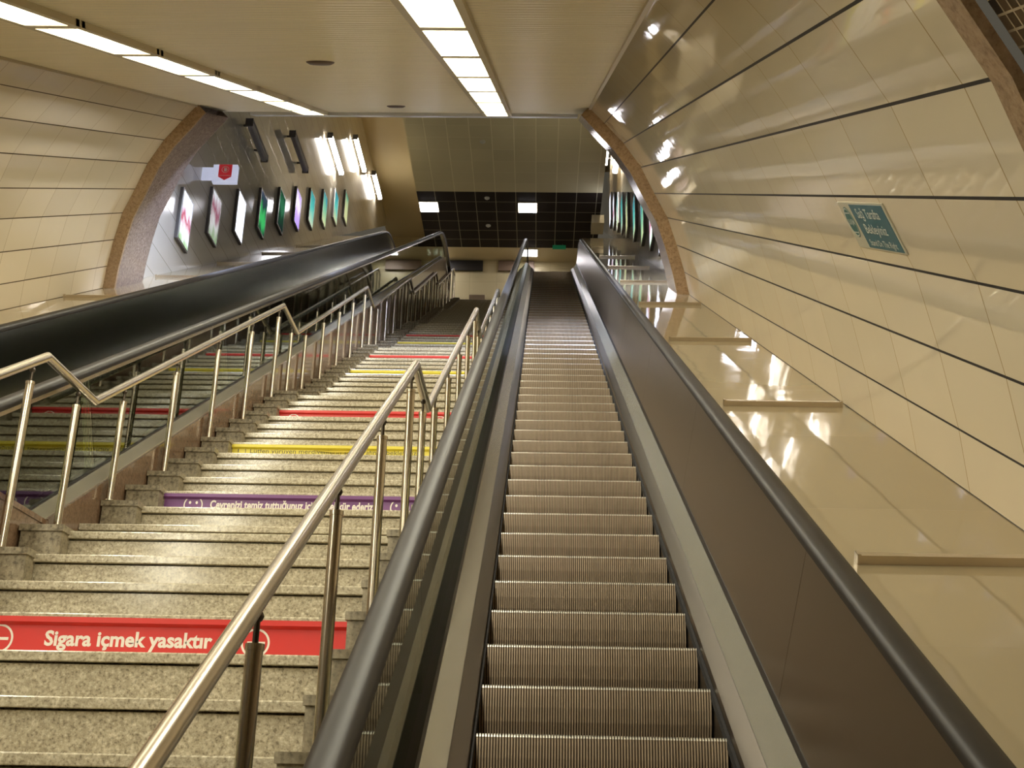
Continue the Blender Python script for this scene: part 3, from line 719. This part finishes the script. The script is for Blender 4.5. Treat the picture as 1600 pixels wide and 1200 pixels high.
for X0_, X1_, l in ((-5.9, -4.4, 'leftmost'), (-3.9, -2.4, 'second'), (-1.9, -.4, 'third'), (.1, 1.3, 'rightmost')):
    y, z = 14.25, 13.1
    rt = empty('hanging_lamp', ((X0_+X1_)/2, y, z), l+' cold white trough lamp hanging above the end of the tunnel ceiling', 'hanging lamp')
    b = MB()
    for q in ((X0_, X1_, y-.16, y-.14, z-.14, z+.04), (X0_, X1_, y+.14, y+.16, z-.14, z+.04), (X0_, X0_+.02, y-.14, y+.14, z-.14, z+.04), (X1_-.02, X1_, y-.14, y+.14, z-.14, z+.04), (X0_, X1_, y-.14, y+.14, z+.02, z+.04)): b.box(*q)
    b.build('housing', M['housing'], rt)
    d = MB(); d.box(X0_+.02, X1_-.02, y-.14, y+.14, z, z+.018); d.build('diffuser', M['lens_cold'], rt)
    for x in (X0_+.2, X1_-.2): h = MB(); h.tube((x, y, z+.04), (x, y, ZC if -4.08 < x < 1.5 else ZH), .012, seg=8); h.build('hanger', M['housing'], rt)

# ================================================================== UPPER HALL THINGS
def sq_light(x0, x1, y0, y1, label):
    root = empty('ceiling_light', ((x0+x1)/2, (y0+y1)/2, ZC), label, 'ceiling light', 'square lights in the upper hall ceiling')
    f = MB(); f.box(x0-.02, x1+.02, y0-.02, y1+.02, ZC-.03, ZC-.002); f.build('frame', M['alu'], root)
    l = MB(); l.box(x0, x1, y0, y1, ZC-.04, ZC-.031); l.build('lens', M['lens_sq'], root)
sq_light(-4.05, -3.50, 31.02, 31.58, 'square ceiling light at the left end of the dark ceiling grid')
sq_light(-1.02, -.47, 31.02, 31.58, 'square ceiling light in the middle of the dark ceiling grid')
sq_light(-4.06, -3.50, 34.1, 34.55, 'square ceiling light on the beige strip seen through the left escalator glass')
sq_light(-.98, -.45, 34.1, 34.55, 'square ceiling light on the beige strip above the right escalator handrail')
for x, y, l in ((-1.97, 27.64, 'small detector on the beige upper ceiling'), (-1.97, 30.75, 'round detector at the front edge of the dark ceiling grid'), (-2.0, 32.49, 'round detector in the middle of the dark ceiling grid')):
    mb = MB(); mb.lathe((x, y, ZC), [(0, -.06), (.04, -.058), (.075, -.03), (.08, 0)], 20); tag(mb.build('smoke_detector', M['detector'], smooth=40, loc=(x, y, ZC)), l, 'detector', None)
r = empty('exit_sign', (.25, 33.7, ZC-.22), 'dark green exit sign under the far edge of the dark ceiling', 'sign')
mb = MB(); mb.box(.05, .48, 33.68, 33.72, ZC-.20, ZC-.06); mb.build('panel', M['exit'], r)
mb = MB()
for x in (.15, .38): mb.box(x-.006, x+.006, 33.694, 33.706, ZC-.06, ZC)
mb.build('hanger', M['housing'], r)
mb = MB(); mb.box(1.24, 1.62, 31.75, 32.5, ZC-.28, ZC-.001); tag(mb.build('ceiling_box', M['plain_beige']), 'beige box fixed under the dark ceiling beside the right wall', 'box')
mb = MB(); mb.box(-3.44, -2.27, 34.93, 35.015, 19.62, 19.98); tag(mb.build('shutter_box', M['dark']), 'black horizontal panel on the back wall left of the beige pier', 'panel')
mb = MB(); mb.box(-1.75, -.55, 34.93, 35.015, 19.62, 19.98); tag(mb.build('shutter_box', M['brownpanel']), 'brown horizontal panel on the back wall behind the right escalator handrail', 'panel')
r = empty('air_vent', (-2.43, 35.0, 18.5), 'small brown air vent low on the beige back wall above the stairs', 'vent')
mb = MB(); mb.box(-2.70, -2.18, 34.985, 35.015, 18.46, 18.74)
mb.build('frame', M['brownpanel'], r)
mb = MB()
for k in range(6): mb.box(-2.67, -2.21, 34.97, 34.984, 18.49+k*.040, 18.505+k*.040)
mb.build('louvre', mat('vent_louvre', (.30, .22, .12), .5), r)
# flag sign near the arch
YF = 17.3
r = empty('flag_sign', (-5.76, YF, 12.6), 'small white projecting sign with a red shield emblem, left wall beyond the arch', 'sign')
mb = MB(); mb.box(-5.97, -5.55, YF, YF+.10, 12.60, 12.94); mb.box(-6.20, -5.97, YF+.03, YF+.07, 12.66, 12.90); mb.build('panel', M['flag_white'], r)
mb = MB(); pt = [(-5.87, 12.94), (-5.64, 12.94), (-5.64, 12.70), (-5.755, 12.63), (-5.87, 12.70)]
mb.poly([(x, YF-.003, z) for x, z in pt]); mb.build('red_shield', M['sgn_red'], r)
mb = MB(); f = lambda u, v: (-5.755+u, YF-.006, 12.84+v)
add_ring(mb, 0, 0, .055, .064, f); add_rect(mb, -.022, .022, -.035, .012, f)
for q in range(4): add_rect(mb, -.022+q*.012, -.014+q*.012, .012, .040, f)
add_rect(mb, .026, .034, -.022, .018, f); add_rect(mb, -.11, .11, -.125, -.117, f); mb.build('emblem', M['white_print'], r)
